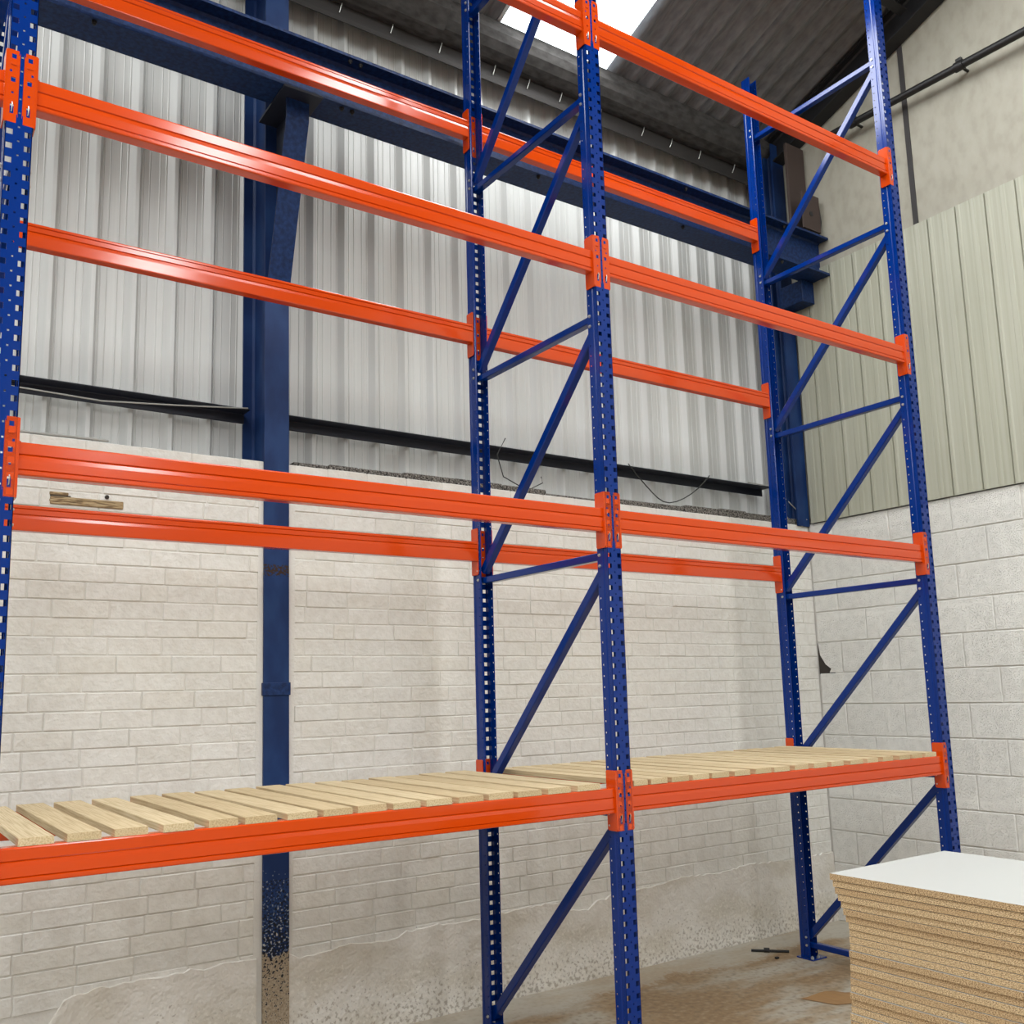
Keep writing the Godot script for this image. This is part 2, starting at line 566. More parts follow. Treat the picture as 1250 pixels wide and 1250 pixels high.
func make_beam(label: String) -> Node3D:
	# origin: middle of the bay, connector top height, plane of the upright faces (z = 0); the outside looks to +z
	var b := thing("pallet_beam", label, "rack beam", Vector3.ZERO, "orange pallet beams")
	var half := BAY / 2.0
	var xe := half - 0.0458
	var st := begin()
	var y0 := -BEAM_DROP
	var zf := -0.011
	var zb := -0.058
	# outline (z, y) with two rolled grooves on the outside and on the inside
	var prof := [zf - 0.004, 0.0, zf - 0.001, -0.0015, zf, -0.005, zf, -0.0355, zf - 0.0042, -0.0385, zf - 0.0012, -0.0415, zf, -0.054, zf, -0.0815, zf - 0.004, -0.084, zf, -0.0865, zf, -0.0965, zf - 0.0015, -0.1, zf - 0.0045, -BEAM_H,
		zb + 0.0045, -BEAM_H, zb + 0.001, -0.1, zb, -0.0965, zb, -0.053, zb + 0.0012, -0.041, zb + 0.0042, -0.038, zb, -0.0355, zb, -0.017, zb + 0.004, -0.0145, zb, -0.012, zb, -0.005, zb + 0.001, -0.0015, zb + 0.004, 0.0]
	var poly := PackedVector2Array()
	for i in range(0, prof.size(), 2):
		poly.append(Vector2(prof[i], prof[i + 1] + y0))
	# plane (z, y): z x y = -x, so start at the right end
	prism(st, poly, Vector3(xe, 0, 0), Vector3.BACK, Vector3.UP, 2.0 * xe)
	obj("beam_section", commit(st), M.orange_paint, b)
	for s in [-1.0, 1.0]:
		var c := begin()
		# flange in front of the upright; q is the distance from the bay's end (upright centre) towards the bay
		var X := func(q: float) -> float: return s * (half - q)
		var rows := [0.0, -0.014, -0.029, -0.068, -0.076, -0.092, -0.108, -0.140, -0.147, -0.182, -0.214, -0.243]
		var hole := {1: [0.0165, 0.0295], 3: [0.027, 0.0335], 5: [0.0165, 0.0295], 7: [0.02, 0.0265], 9: [0.018, 0.0285]}
		var q0 := 0.0055
		var q1 := 0.0428
		for i in rows.size() - 1:
			var cells := [[q0, q1]]
			var hl := []
			if hole.has(i):
				cells = [[q0, hole[i][0]], [hole[i][1], q1]]
				var ha: float = X.call(hole[i][0])
				var hb: float = X.call(hole[i][1])
				hl = [[minf(ha, hb), rows[i + 1], maxf(ha, hb), rows[i]]]
			var inset0 := 0.004 if i == 0 else 0.0
			var solid := []
			for q in cells:
				var a: float = X.call(q[0] + (0.004 if i == 0 or i == rows.size() - 2 else 0.0))
				var d: float = X.call(q[1])
				solid.append([minf(a, d), rows[i + 1], maxf(a, d), rows[i]])
			sheet_cells(c, solid, hl, Vector3.ZERO, Vector3.RIGHT, Vector3.UP, 0.0035)
		# edges of the flange
		var xa: float = X.call(q0)
		for e in [[-0.0035, -0.0001]]:
			cbox(c, Vector3(minf(xa, xa - s * 0.0008), -CONN_H + 0.02, -0.0036), Vector3(maxf(xa, xa - s * 0.0008), -0.008, 0.0))
		# side leg that carries the beam
		var x0: float = X.call(0.0424)
		var x1: float = X.call(0.0462)
		prism(c, pts2([0.0, -0.006, -0.004, 0.0, -0.054, 0.0, -0.06, -0.006, -0.06, -CONN_H + 0.006, -0.054, -CONN_H, -0.004, -CONN_H, 0.0, -CONN_H + 0.006]), Vector3(maxf(x0, x1), 0, 0), Vector3.BACK, Vector3.UP, absf(x1 - x0))
		# pressed tongue
		var xt: float = X.call(0.023)
		cbox(c, Vector3(xt - 0.008, -0.052, -0.001), Vector3(xt + 0.008, -0.046, 0.0025), 0.0012)
		# weld bead where the beam meets the leg
		cbox(c, Vector3(minf(x1, x1 - s * 0.006), -BEAM_DROP - 0.001, zb + 0.004), Vector3(maxf(x1, x1 - s * 0.006), -BEAM_DROP + 0.003, zf - 0.002), 0.001)
		var co := obj("connector", commit(c), M.orange_paint, b)
		var pst := begin()
		var xp: float = X.call(0.0232)
		tube(pst, [Vector3(xp, -0.178, 0.004), Vector3(xp + 0.001, -0.186, 0.0045), Vector3(xp, -0.205, 0.002), Vector3(xp - 0.002, -0.21, -0.003)], 0.0018, 6)
		obj("locking_pin", commit(pst), M.zinc, co)
	return b

func build_racking() -> void:
	upright_mesh = make_upright_mesh()
	var frames := ["blue upright frame cut off by the left edge of the photo", "middle blue upright frame that both bays of beams share", "right-hand blue upright frame nearest the block gable wall"]
	var f0 := make_frame(frames[0])
	for i in [1, 2]:
		copy_of(f0, "upright_frame", frames[i], Vector3(BAY * i, 0, 0))
	copy_of(f0, "upright_frame", "blue upright frame one bay further left, wholly outside the photo", Vector3(-BAY, 0, 0))
	var level := ["lowest", "second lowest", "third", "topmost"]
	var bays := ["left", "right"]
	var deck := ["under the board deck", "crossing just below the top of the brickwork", "in front of the grey sheeting below the runway beam", "at the top of the rack"]
	var b0: Node3D = null
	for l in 4:
		for bay in 2:
			for rear in 2:
				var what := "orange %s beam of the %s bay, %s level, %s" % ["back" if rear else "front", bays[bay], level[l], deck[l] if not (rear and l > 0) else ["", "against the white bricks", "seen against the grey sheeting", "in front of the blue runway beam"][l]]
				var at := Vector3(BAY * (bay + 0.5), CONN_TOP[l], -RACK_D if rear else 0.0)
				if b0 == null:
					b0 = make_beam(what)
					b0.position = at
				else:
					copy_of(b0, "pallet_beam", what, at, PI if rear else 0.0)
	copy_of(b0, "pallet_beam", "orange beam left of the left upright, only its end connector in view", Vector3(-BAY * 0.5, CONN_TOP[2], 0))

func build_deck() -> void:
	var y: float = CONN_TOP[0] - BEAM_DROP + 0.0004
	# front left corner and width of each board, as they lie
	var left := [0.094, 0.1, 0.222, 0.1, 0.353, 0.103, 0.492, 0.1, 0.635, 0.1, 0.758, 0.112, 0.893, 0.112, 1.02, 0.112, 1.154, 0.115, 1.29, 0.115, 1.423, 0.112, 1.557, 0.115, 1.691, 0.118, 1.826, 0.12, 1.965, 0.12, 2.112, 0.122]
	var right := [2.41, 0.085, 2.509, 0.1, 2.628, 0.11, 2.758, 0.108, 2.883, 0.112, 3.025, 0.108, 3.158, 0.112, 3.295, 0.115, 3.44, 0.105, 3.58, 0.106, 3.718, 0.1, 3.856, 0.106, 4.0, 0.095, 4.138, 0.092, 4.268, 0.1, 4.4, 0.098, 4.52, 0.105]
	for bay in 2:
		var list: Array = left if bay == 0 else right
		var count := list.size() / 2
		for i in count:
			rng.seed = 700 + bay * 100 + i
			var x0: float = list[2 * i]
			var w: float = list[2 * i + 1] * 0.94
			var th := 0.0225 + rng.randf_range(-0.001, 0.0015)
			var z0 := -RACK_D + 0.02 + rng.randf_range(-0.005, 0.015)
			var z1 := -0.012 + rng.randf_range(-0.004, 0.003)
			var st := begin()
			# slightly wany board along z: sections with small differences in width
			var secs := 6
			var pa := []
			var cham := 0.0015
			for k in secs + 1:
				var z := lerpf(z0, z1, float(k) / secs)
				var dx0 := rng.randf_range(-0.0012, 0.0012)
				var dx1 := rng.randf_range(-0.0012, 0.0012)
				var lo := -w / 2 + dx0
				var hi := w / 2 + dx1
				pa.append([Vector3(lo, 0, z), Vector3(hi, 0, z), Vector3(hi, th - cham, z), Vector3(hi - cham, th, z), Vector3(lo + cham, th, z), Vector3(lo, th - cham, z)])
			for k in secs:
				for e in 6:
					quad(st, pa[k][e], pa[k][(e + 1) % 6], pa[k + 1][(e + 1) % 6], pa[k + 1][e])
			for e in range(1, 5):
				tri(st, pa[secs][0], pa[secs][e], pa[secs][e + 1])
				tri(st, pa[0][0], pa[0][e + 1], pa[0][e])
			var zc := (z0 + z1) / 2
			var o := obj("deck_board", commit(st), M["pine_%d" % rng.randi_range(0, 3)], null, Vector3(x0 + w / 2, y, 0))
			o.rotation.y = rng.randf_range(-0.011, 0.011)
			o.position.x -= sin(o.rotation.y) * zc
			var place: String = ORD[i] + " from its left end"
			if i == count - 1:
				place = "last one at its right end"
			tag(o, "pale pine deck board of the %s bay, %s" % ["left" if bay == 0 else "right", place], "deck board", "pine deck boards of the %s bay" % ["left" if bay == 0 else "right"])

# ------------------------------------------------------------------ setting
func px(p: Vector3, basis: Basis, eye: Vector3) -> Vector3:
	var q := basis.inverse() * (p - eye)
	return Vector3(603.35 + 1156.535 * q.x / -q.z, 673.9 - 1156.535 * q.y / -q.z, -q.z)

func build_back_wall(basis: Basis, eye: Vector3) -> void:
	var wall := setting("wall_back")
	var st := begin()
	# brickwork core: its face is the recessed bed of the joints
	cbox(st, Vector3(-16.0, 0.0, -1.80), Vector3(1.33, 2.856, WALL_Z - 0.0045))
	obj("mortar_joints", commit(st), M.white_joint, wall)
	st = begin()
	cbox(st, Vector3(1.515, 0.0, -1.80), Vector3(GABLE_X, 2.856, WALL_Z - 0.0045))
	obj("mortar_joints", commit(st), M.white_joint, wall)
	st = begin()
	cbox(st, Vector3(1.325, 0.0, -1.78), Vector3(1.405, 2.856, WALL_Z + 0.002))
	obj("mortar_joints", commit(st), M.white_joint, wall)
	st = begin()
	cbox(st, Vector3(1.44, 0.0, -1.78), Vector3(1.52, 2.856, WALL_Z + 0.002))
	obj("mortar_joints", commit(st), M.white_joint, wall)
	st = begin()
	cbox(st, Vector3(-16.2, 0.0, -2.05), Vector3(GABLE_X + 0.3, 6.1, -1.93))
	obj("outer_leaf", commit(st), M.hall_wall, wall)
	# bricks
	var course := 0.0825
	var all := []
	for k in 30:
		var yt := 2.861 - course * k
		var x := -2.4 + (0.0 if k % 2 else 0.118) - 0.011
		rng.seed = 900 + k
		while x < GABLE_X - 0.03:
			var w := 0.236 + rng.randf_range(-0.012, 0.012)
			if rng.randf() < 0.07:
				w = 0.118
			var a := x + 0.0028
			var b := minf(x + w - 0.0028, GABLE_X - 0.004)
			x += w
			var parts := [[a, b]]
			if b > 1.346 and a < 1.5:
				parts = []
				if a < 1.31:
					parts.append([a, 1.346])
				if b > 1.535:
					parts.append([1.5, b])
			for p in parts:
				if p[1] - p[0] > 0.03:
					all.append([p[0], p[1], yt - course + 0.0026, yt - 0.0026, k])
	var seen := []
	var rest := []
	for b in all:
		var q := px(Vector3((b[0] + b[1]) / 2, (b[2] + b[3]) / 2, WALL_Z), basis, eye)
		if q.x > -10 and q.x < 1260 and q.y < 1260 and b[0] > -1.0:
			seen.append([q.z, b])
		else:
			rest.append(b)
	seen.sort_custom(func(m, n): return m[0] < n[0])
	var stuff := begin()
	var count := 0
	for s in seen:
		var b: Array = s[1]
		rng.seed = int(b[0] * 1000.0) * 31 + int(b[4])
		var d := rng.randf_range(-0.0025, 0.0015)
		var lo := Vector3(b[0], b[2] + rng.randf_range(-0.001, 0.001), WALL_Z - 0.03)
		var hi := Vector3(b[1], b[3] + rng.randf_range(-0.001, 0.001), WALL_Z + d)
		var tilt := Transform3D(Basis(Vector3.UP, rng.randf_range(-0.008, 0.008)) * Basis(Vector3.RIGHT, rng.randf_range(-0.025, 0.025)) * Basis(Vector3.BACK, rng.randf_range(-0.006, 0.006)), Vector3.ZERO)
		var c := (lo + hi) / 2
		if count < 300:
			var bs := begin()
			cbox(bs, lo - c, hi - c, 0.0026)
			var o := obj("brick", commit(bs), M[["white_brick", "white_brick_2", "white_brick_3"][rng.randi() % 3]], wall, c)
			o.basis = tilt.basis
			count += 1
		else:
			cbox(stuff, lo - c, hi - c, 0.0026, Transform3D(tilt.basis, c))
	for b in rest:
		cbox(stuff, Vector3(b[0], b[2], WALL_Z - 0.03), Vector3(b[1], b[3], WALL_Z), 0.003)
	var so := obj("brick_courses", commit(stuff), M.white_brick, wall)
	so.set_meta("kind", "stuff")
	# painted render at the foot, ragged along its top
	var ragged := [-16.0, 0.33, 0.3, 0.32, 0.449, 0.335, 0.5, 0.42, 0.62, 0.44, 1.0, 0.445, 1.34, 0.449, 1.50, 0.447, 1.56, 0.412, 1.793, 0.435, 2.039, 0.416, 2.09, 0.425, 2.144, 0.452, 2.584, 0.445, 2.73, 0.454, 3.07, 0.464, 3.16, 0.44, 3.21, 0.4, 3.351, 0.394, 3.42, 0.425, 3.523, 0.436, 3.8, 0.45, 4.146, 0.478, 4.434, 0.463, 4.749, 0.484, 5.172, 0.462, 5.632, 0.469]
	st = begin()
	var fine := fnl(61, 14.0, 4)
	var zf := WALL_Z + 0.013
	var top := []
	for i in range(0, ragged.size() - 2, 2):
		var a := Vector2(ragged[i], ragged[i + 1])
		var b := Vector2(ragged[i + 2], ragged[i + 3])
		var n := maxi(1, int((b.x - a.x) / 0.03)) if a.x > -1 else 1
		for k in n:
			var p := a.lerp(b, float(k) / n)
			top.append(Vector2(p.x, p.y + fine.get_noise_1d(p.x) * 0.016))
	top.append(Vector2(GABLE_X, 0.469))
	for i in top.size() - 1:
		var a: Vector2 = top[i]
		var b: Vector2 = top[i + 1]
		if a.x > 1.33 and b.x < 1.50:
			continue
		var rows := [0.0, 0.12, 0.25]
		var za := zf + fine.get_noise_2d(a.x * 0.4, 3.0) * 0.004
		var zb := zf + fine.get_noise_2d(b.x * 0.4, 3.0) * 0.004
		var prev := [Vector3(a.x, 0, za + 0.006), Vector3(b.x, 0, zb + 0.006)]
		for r in [[0.15, 0.002], [0.3, 0.0], [-1, -0.002]]:
			var na := Vector3(a.x, a.y if r[0] < 0 else r[0], za + r[1])
			var nb := Vector3(b.x, b.y if r[0] < 0 else r[0], zb + r[1])
			quad_uv(st, [prev[0], uvp(prev[0])], [prev[1], uvp(prev[1])], [nb, uvp(nb)], [na, uvp(na)])
			prev = [na, nb]
		var ba := Vector3(a.x, a.y + 0.004, WALL_Z - 0.012)
		var bb := Vector3(b.x, b.y + 0.004, WALL_Z - 0.012)
		quad_uv(st, [prev[0], uvp(prev[0])], [prev[1], uvp(prev[1])], [bb, uvp(bb)], [ba, uvp(ba)])
	var pm := image_material("painted_render", plinth_image(), 0.8)
	relief(pm, ImageTexture.create_from_image(height_image(2000, 200, 6.0, 0.6)), 0.9)
	obj("render_coat", commit(st), pm, wall)
	# bare mortar bed on top of the wall, right of the column
	rng.seed = 77
	var x := 1.515
	while x < 5.58:
		var w := rng.randf_range(0.16, 0.34)
		var hgt := 0.03 + 0.006 * (x - 1.5) + rng.randf_range(-0.012, 0.01)
		if x > 2.9 and x < 3.6:
			hgt *= 0.45
		st = begin()
		cbox(st, Vector3(x, 2.852, -1.66), Vector3(minf(x + w, 5.6) - 0.003, 2.858 + hgt, WALL_Z - rng.randf_range(0.004, 0.02)), 0.006)
		obj("mortar_bed", commit(st), M.grey_mortar, wall)
		x += w
	# profiled sheets, ribs 0.2 m apart and standing towards the room
	var sheet := begin()
	var prof := [0.0, 0.0, 0.022, 0.0, 0.026, 0.003, 0.03, 0.0, 0.055, 0.0, 0.059, 0.003, 0.063, 0.0, 0.066, 0.0, 0.096, 0.031, 0.099, 0.032, 0.116, 0.032, 0.118, 0.031, 0.134, 0.0, 0.137, 0.0, 0.141, 0.003, 0.145, 0.0, 0.170, 0.0, 0.174, 0.003, 0.178, 0.0, 0.2, 0.0]
	var zc := -1.888
	var y0 := 2.86
	var y1 := 5.95
	for r in 5:
		for i in range(0, prof.size() - 2, 2):
			var a := Vector3(prof[i] + 0.2 * r, 0, prof[i + 1])
			var b := Vector3(prof[i + 2] + 0.2 * r, 0, prof[i + 3])
			quad(sheet, a, b, b + Vector3(0, y1 - y0, 0), a + Vector3(0, y1 - y0, 0))
			var back := Vector3(0, 0, -0.0012)
			quad(sheet, a + back + Vector3(0, y1 - y0, 0), b + back + Vector3(0, y1 - y0, 0), b + back, a + back)
	var sm := commit(sheet)
	for i in 8:
		obj("cladding_sheet", sm, M.grey_sheet, wall, Vector3(-2.142 + i * 1.0, y0, zc + (0.0004 if i % 2 else 0.0)))

func uvp(p: Vector3) -> Vector2:
	return Vector2(p.x / 6.0, 1.0 - p.y / 0.6)

func build_gable() -> void:
	var wall := setting("wall_right")
	var st := begin()
	cbox(st, Vector3(GABLE_X + 0.007, 0, -1.95), Vector3(GABLE_X + 0.2, 2.868, 13.2))
	obj("mortar_joints", commit(st), M.white_joint, wall)
	# solid wall behind the sheets, up to the roof
	st = begin()
	prism(st, pts2([-2.0, 2.868, 13.2, 2.868, 13.2, roof_y(13.2), RIDGE_Z, roof_y(RIDGE_Z) + 0.1, -2.0, roof_y(-2.0) + 0.1]), Vector3(GABLE_X + 0.2, 0, 0), Vector3.BACK, Vector3.UP, 0.16)
	obj("backing_wall", commit(st), M.hall_wall, wall)
	var course := 0.2245
	for k in 13:
		var yt := 2.871 - course * k
		var z := -1.512 + (0.0 if k % 2 else 0.0)
		var first := 0.425 if k % 2 else 0.205
		rng.seed = 300 + k
		while z < 1.6:
			var w := first if z < -1.5 else 0.46
			var lo := Vector3(GABLE_X - rng.randf_range(-0.001, 0.002), maxf(0.0, yt - course + 0.0032), z + 0.003)
			var hi := Vector3(GABLE_X + 0.05, yt - 0.0032, z + w - 0.003)
			var bs := begin()
			var c := (lo + hi) / 2
			if k == 4 and z < -1.5:
				# the broken corner: this block has lost its lower back corner
				prism(bs, pts2([lo.z, hi.y, lo.z + 0.012, lo.y + 0.13, lo.z + 0.055, lo.y + 0.06, lo.z + 0.1, lo.y + 0.028, lo.z + 0.085, lo.y, hi.z, lo.y, hi.z, hi.y]), Vector3(hi.x, 0, 0), Vector3.BACK, Vector3.UP, hi.x - lo.x)
				obj("block", commit(bs), M.white_block, wall)
			else:
				cbox(bs, lo - c, hi - c, 0.004)
				obj("block", commit(bs), M.white_block, wall, c)
			z += w
	st = begin()
	cbox(st, Vector3(GABLE_X + 0.0055, 1.74, -1.517), Vector3(GABLE_X + 0.03, 1.97, -1.38))
	obj("broken_corner", commit(st), M.cavity, wall)
	st = begin()
	cbox(st, Vector3(GABLE_X, 0, 1.6), Vector3(GABLE_X + 0.05, 2.868, 13.0))
	obj("far_blockwork", commit(st), M.white_block, wall)
	# ribbed cream sheets above the blocks; ribs about 0.2 m apart
	var prof := [0.0, 0.0, 0.03, 0.0, 0.034, 0.0015, 0.064, 0.0015, 0.068, 0.0, 0.126, 0.0, 0.129, -0.013, 0.135, -0.013, 0.138, 0.002, 0.156, 0.003, 0.168, 0.0, 0.2, 0.0]
	var y0 := 2.872
	var y1 := 4.815
	for i in 6:
		st = begin()
		for r in 5:
			for j in range(0, prof.size() - 2, 2):
				# along z; relief towards -x
				var a := Vector3(-prof[j + 1], 0, prof[j] + 0.2 * r)
				var b := Vector3(-prof[j + 3], 0, prof[j + 2] + 0.2 * r)
				if i == 0 and r == 0 and j == 0:
					# the first sheet is cut a little out of plumb beside the column
					pass
				var up := Vector3(0, y1 - y0, 0)
				quad(st, a, b, b + up, a + up)
				var back := Vector3(0.0015, 0, 0)
				quad(st, a + back + up, b + back + up, b + back, a + back)
				quad(st, b + up, b + back + up, a + back + up, a + up)
		obj("gable_sheet", commit(st), M.cream_sheet, wall, Vector3(GABLE_X - 0.014 + (0.0008 if i % 2 else 0.0), y0, -1.478 + i * 1.0))
	# sheet fixings
	st = begin()
	for zz in [-1.1, -0.9, -0.5, -0.1, 0.1]:
		tube(st, [Vector3(GABLE_X - 0.006, 4.72, zz), Vector3(GABLE_X + 0.001, 4.72, zz)], 0.008, 8)
	obj("sheet_screws", commit(st), M.zinc, wall).set_meta("kind", "stuff")
	# smooth boards above, with joints; the strip covers one of them
	var cuts := [-1.9, -0.434, 0.79, 2.01, 3.23, 4.45, 5.67, 6.89, 8.11, 9.33, 10.55, 11.77, 13.0]
	for i in cuts.size() - 1:
		st = begin()
		var a: float = cuts[i] + 0.0025
		var b: float = cuts[i + 1] - 0.0025
		prism(st, pts2([a, 4.6, b, 4.6, b, roof_y(b) - 0.01, a, roof_y(a) - 0.01]) if not (a < RIDGE_Z and b > RIDGE_Z) else pts2([a, 4.6, b, 4.6, b, roof_y(b) - 0.01, RIDGE_Z, roof_y(RIDGE_Z) - 0.01, a, roof_y(a) - 0.01]), Vector3(GABLE_X + 0.035, 0, 0), Vector3.BACK, Vector3.UP, 0.03)
		obj("gable_panel", commit(st), M.cream_panel, wall)
	st = begin()
	cbox(st, Vector3(GABLE_X - 0.004, 4.70, -0.452), Vector3(GABLE_X + 0.006, 6.3, -0.416), 0.001)
	obj("joint_strip", commit(st), M.joint_strip, wall)

func roof_y(z: float) -> float:
	return ROOF0 + SLOPE * (z if z < RIDGE_Z else 2.0 * RIDGE_Z - z)

func roof_sheet(length: float) -> ArrayMesh:
	# corrugated along x, 0.91 m wide, running up the slope along local +z
	var st := begin()
	st.set_smooth_group(0)
	var wide := 0.912
	var waves := 5.5
	var n := 66
	var amp := 0.027
	for side in [1.0, -1.0]:
		for i in n:
			var xa := wide * i / n
			var xb := wide * (i + 1) / n
			var a := Vector3(xa, amp * cos(TAU * waves * i / n) + side * 0.003, 0)
			var b := Vector3(xb, amp * cos(TAU * waves * (i + 1) / n) + side * 0.003, 0)
			var w := Vector3(0, 0, length)
			if side > 0:
				quad(st, a, a + w, b + w, b)
			else:
				quad(st, a, b, b + w, a + w)
	st.set_smooth_group(-1)
	for i in n:
		var a := Vector3(wide * i / n, amp * cos(TAU * waves * i / n), 0)
		var b := Vector3(wide * (i + 1) / n, amp * cos(TAU * waves * (i + 1) / n), 0)
		var t := Vector3(0, 0.003, 0)
		quad(st, b - t, a - t, a + t, b + t)
	return commit(st)

const SKY_NEAR := [3, 8, 13, 18]   # sheet numbers counted from the gable
const SKY_FAR := [3, 8, 13, 18]

func build_roof() -> void:
	var roof := setting("ceiling")
	var ang := atan(SLOPE)
	var z_low := -1.60
	var len_near := (RIDGE_Z - z_low) / cos(ang)
	var z_far := 13.1
	var len_far := (z_far - RIDGE_Z) / cos(ang)
	var near := roof_sheet(len_near + 0.02)
	var far := roof_sheet(len_far + 0.02)
	for i in 24:
		var x := 4.738 - 0.9075 * (i - 1) - 0.0035
		var lift := 0.006 * (i % 2)
		var is_sky: bool = i in SKY_NEAR
		var o := obj("skylight_sheet" if is_sky else "roof_sheet", near, M.skylight if is_sky else M.roof_cement, roof, Vector3(x, roof_y(z_low) + lift, z_low))
		o.rotation.x = -ang
		is_sky = i in SKY_FAR
		o = obj("skylight_sheet" if is_sky else "roof_sheet", far, M.skylight if is_sky else M.roof_cement, roof, Vector3(x + 0.912 - 0.6, roof_y(z_far) + lift, z_far))
		o.basis = Basis(Vector3.UP, PI) * Basis(Vector3.RIGHT, -ang)
	var st := begin()
	prism(st, pts2([-0.4, -0.16, 0.4, -0.16, 0.0, 0.06]), Vector3(6.0, roof_y(RIDGE_Z) + 0.05, RIDGE_Z), Vector3.BACK, Vector3.UP, 22.5)
	obj("ridge_cap", commit(st), M.roof_cement, roof)
	# bright flashing beside the skylight
	st = begin()
	var p := Vector3(2.91, roof_y(-1.56) - 0.028, -1.56)
	cbox(st, Vector3(-0.012, -0.004, 0), Vector3(0.012, 0.004, 6.0), 0.001, Transform3D(Basis(Vector3.RIGHT, -ang), p))
	obj("flashing", commit(st), M.zinc, roof)

func build_shell() -> void:
	var st := begin()
	var s := 6.0
	var fx := [-16.2, 0.0, 5.85]
	var fz := [-2.0, 4.0, 13.2]
	for i in 2:
		for j in 2:
			var c := [Vector3(fx[i], 0, fz[j + 1]), Vector3(fx[i + 1], 0, fz[j + 1]), Vector3(fx[i + 1], 0, fz[j]), Vector3(fx[i], 0, fz[j])]
			var v := []
			for p in c:
				v.append([p, Vector2(p.x / s, (p.z + 2.0) / s)])
			quad_uv(st, v[0], v[1], v[2], v[3])
	var d := Vector3(0, -0.2, 0)
	var k := [Vector3(-16.2, 0, 13.2), Vector3(5.85, 0, 13.2), Vector3(5.85, 0, -2.0), Vector3(-16.2, 0, -2.0)]
	for i in 4:
		quad_uv(st, [k[i] + d, Vector2()], [k[(i + 1) % 4] + d, Vector2()], [k[(i + 1) % 4], Vector2()], [k[i], Vector2()])
	quad_uv(st, [k[3] + d, Vector2()], [k[2] + d, Vector2()], [k[1] + d, Vector2()], [k[0] + d, Vector2()])
	var fm := image_material("stained_concrete", floor_image(), 0.6)
	relief(fm, noise_tex(0.05, [], [], 35, 5, 1024), 0.25)
	var f := obj("floor", commit(st), fm)
	f.set_meta("kind", "structure")
	st = begin()
	prism(st, pts2([-2.0, 0.0, 13.2, 0.0, 13.2, roof_y(13.2), RIDGE_Z, roof_y(RIDGE_Z), -2.0, roof_y(-2.0)]), Vector3(-16.0, 0, 0), Vector3.BACK, Vector3.UP, 0.2)
	obj("wall_left", commit(st), M.hall_wall).set_meta("kind", "structure")
	st = begin()
	cbox(st, Vector3(-16.2, 0, 13.0), Vector3(5.85, roof_y(13.0), 13.2))
	obj("wall_front", commit(st), M.hall_wall).set_meta("kind", "structure")

# ------------------------------------------------------------------ building steel
func i_profile(h: float, w: float, tf: float, tw: float, r := 0.012) -> PackedVector2Array:
	# centred on x, from y = 0 up to h
	var a := w / 2.0
	var b := tw / 2.0
	return pts2([-a, 0, a, 0, a, tf, b + r, tf, b, tf + r, b, h - tf - r, b + r, h - tf, a, h - tf, a, h, -a, h, -a, h - tf, -b - r, h - tf, -b, h - tf - r, -b, tf + r, -b - r, tf, -a, tf])

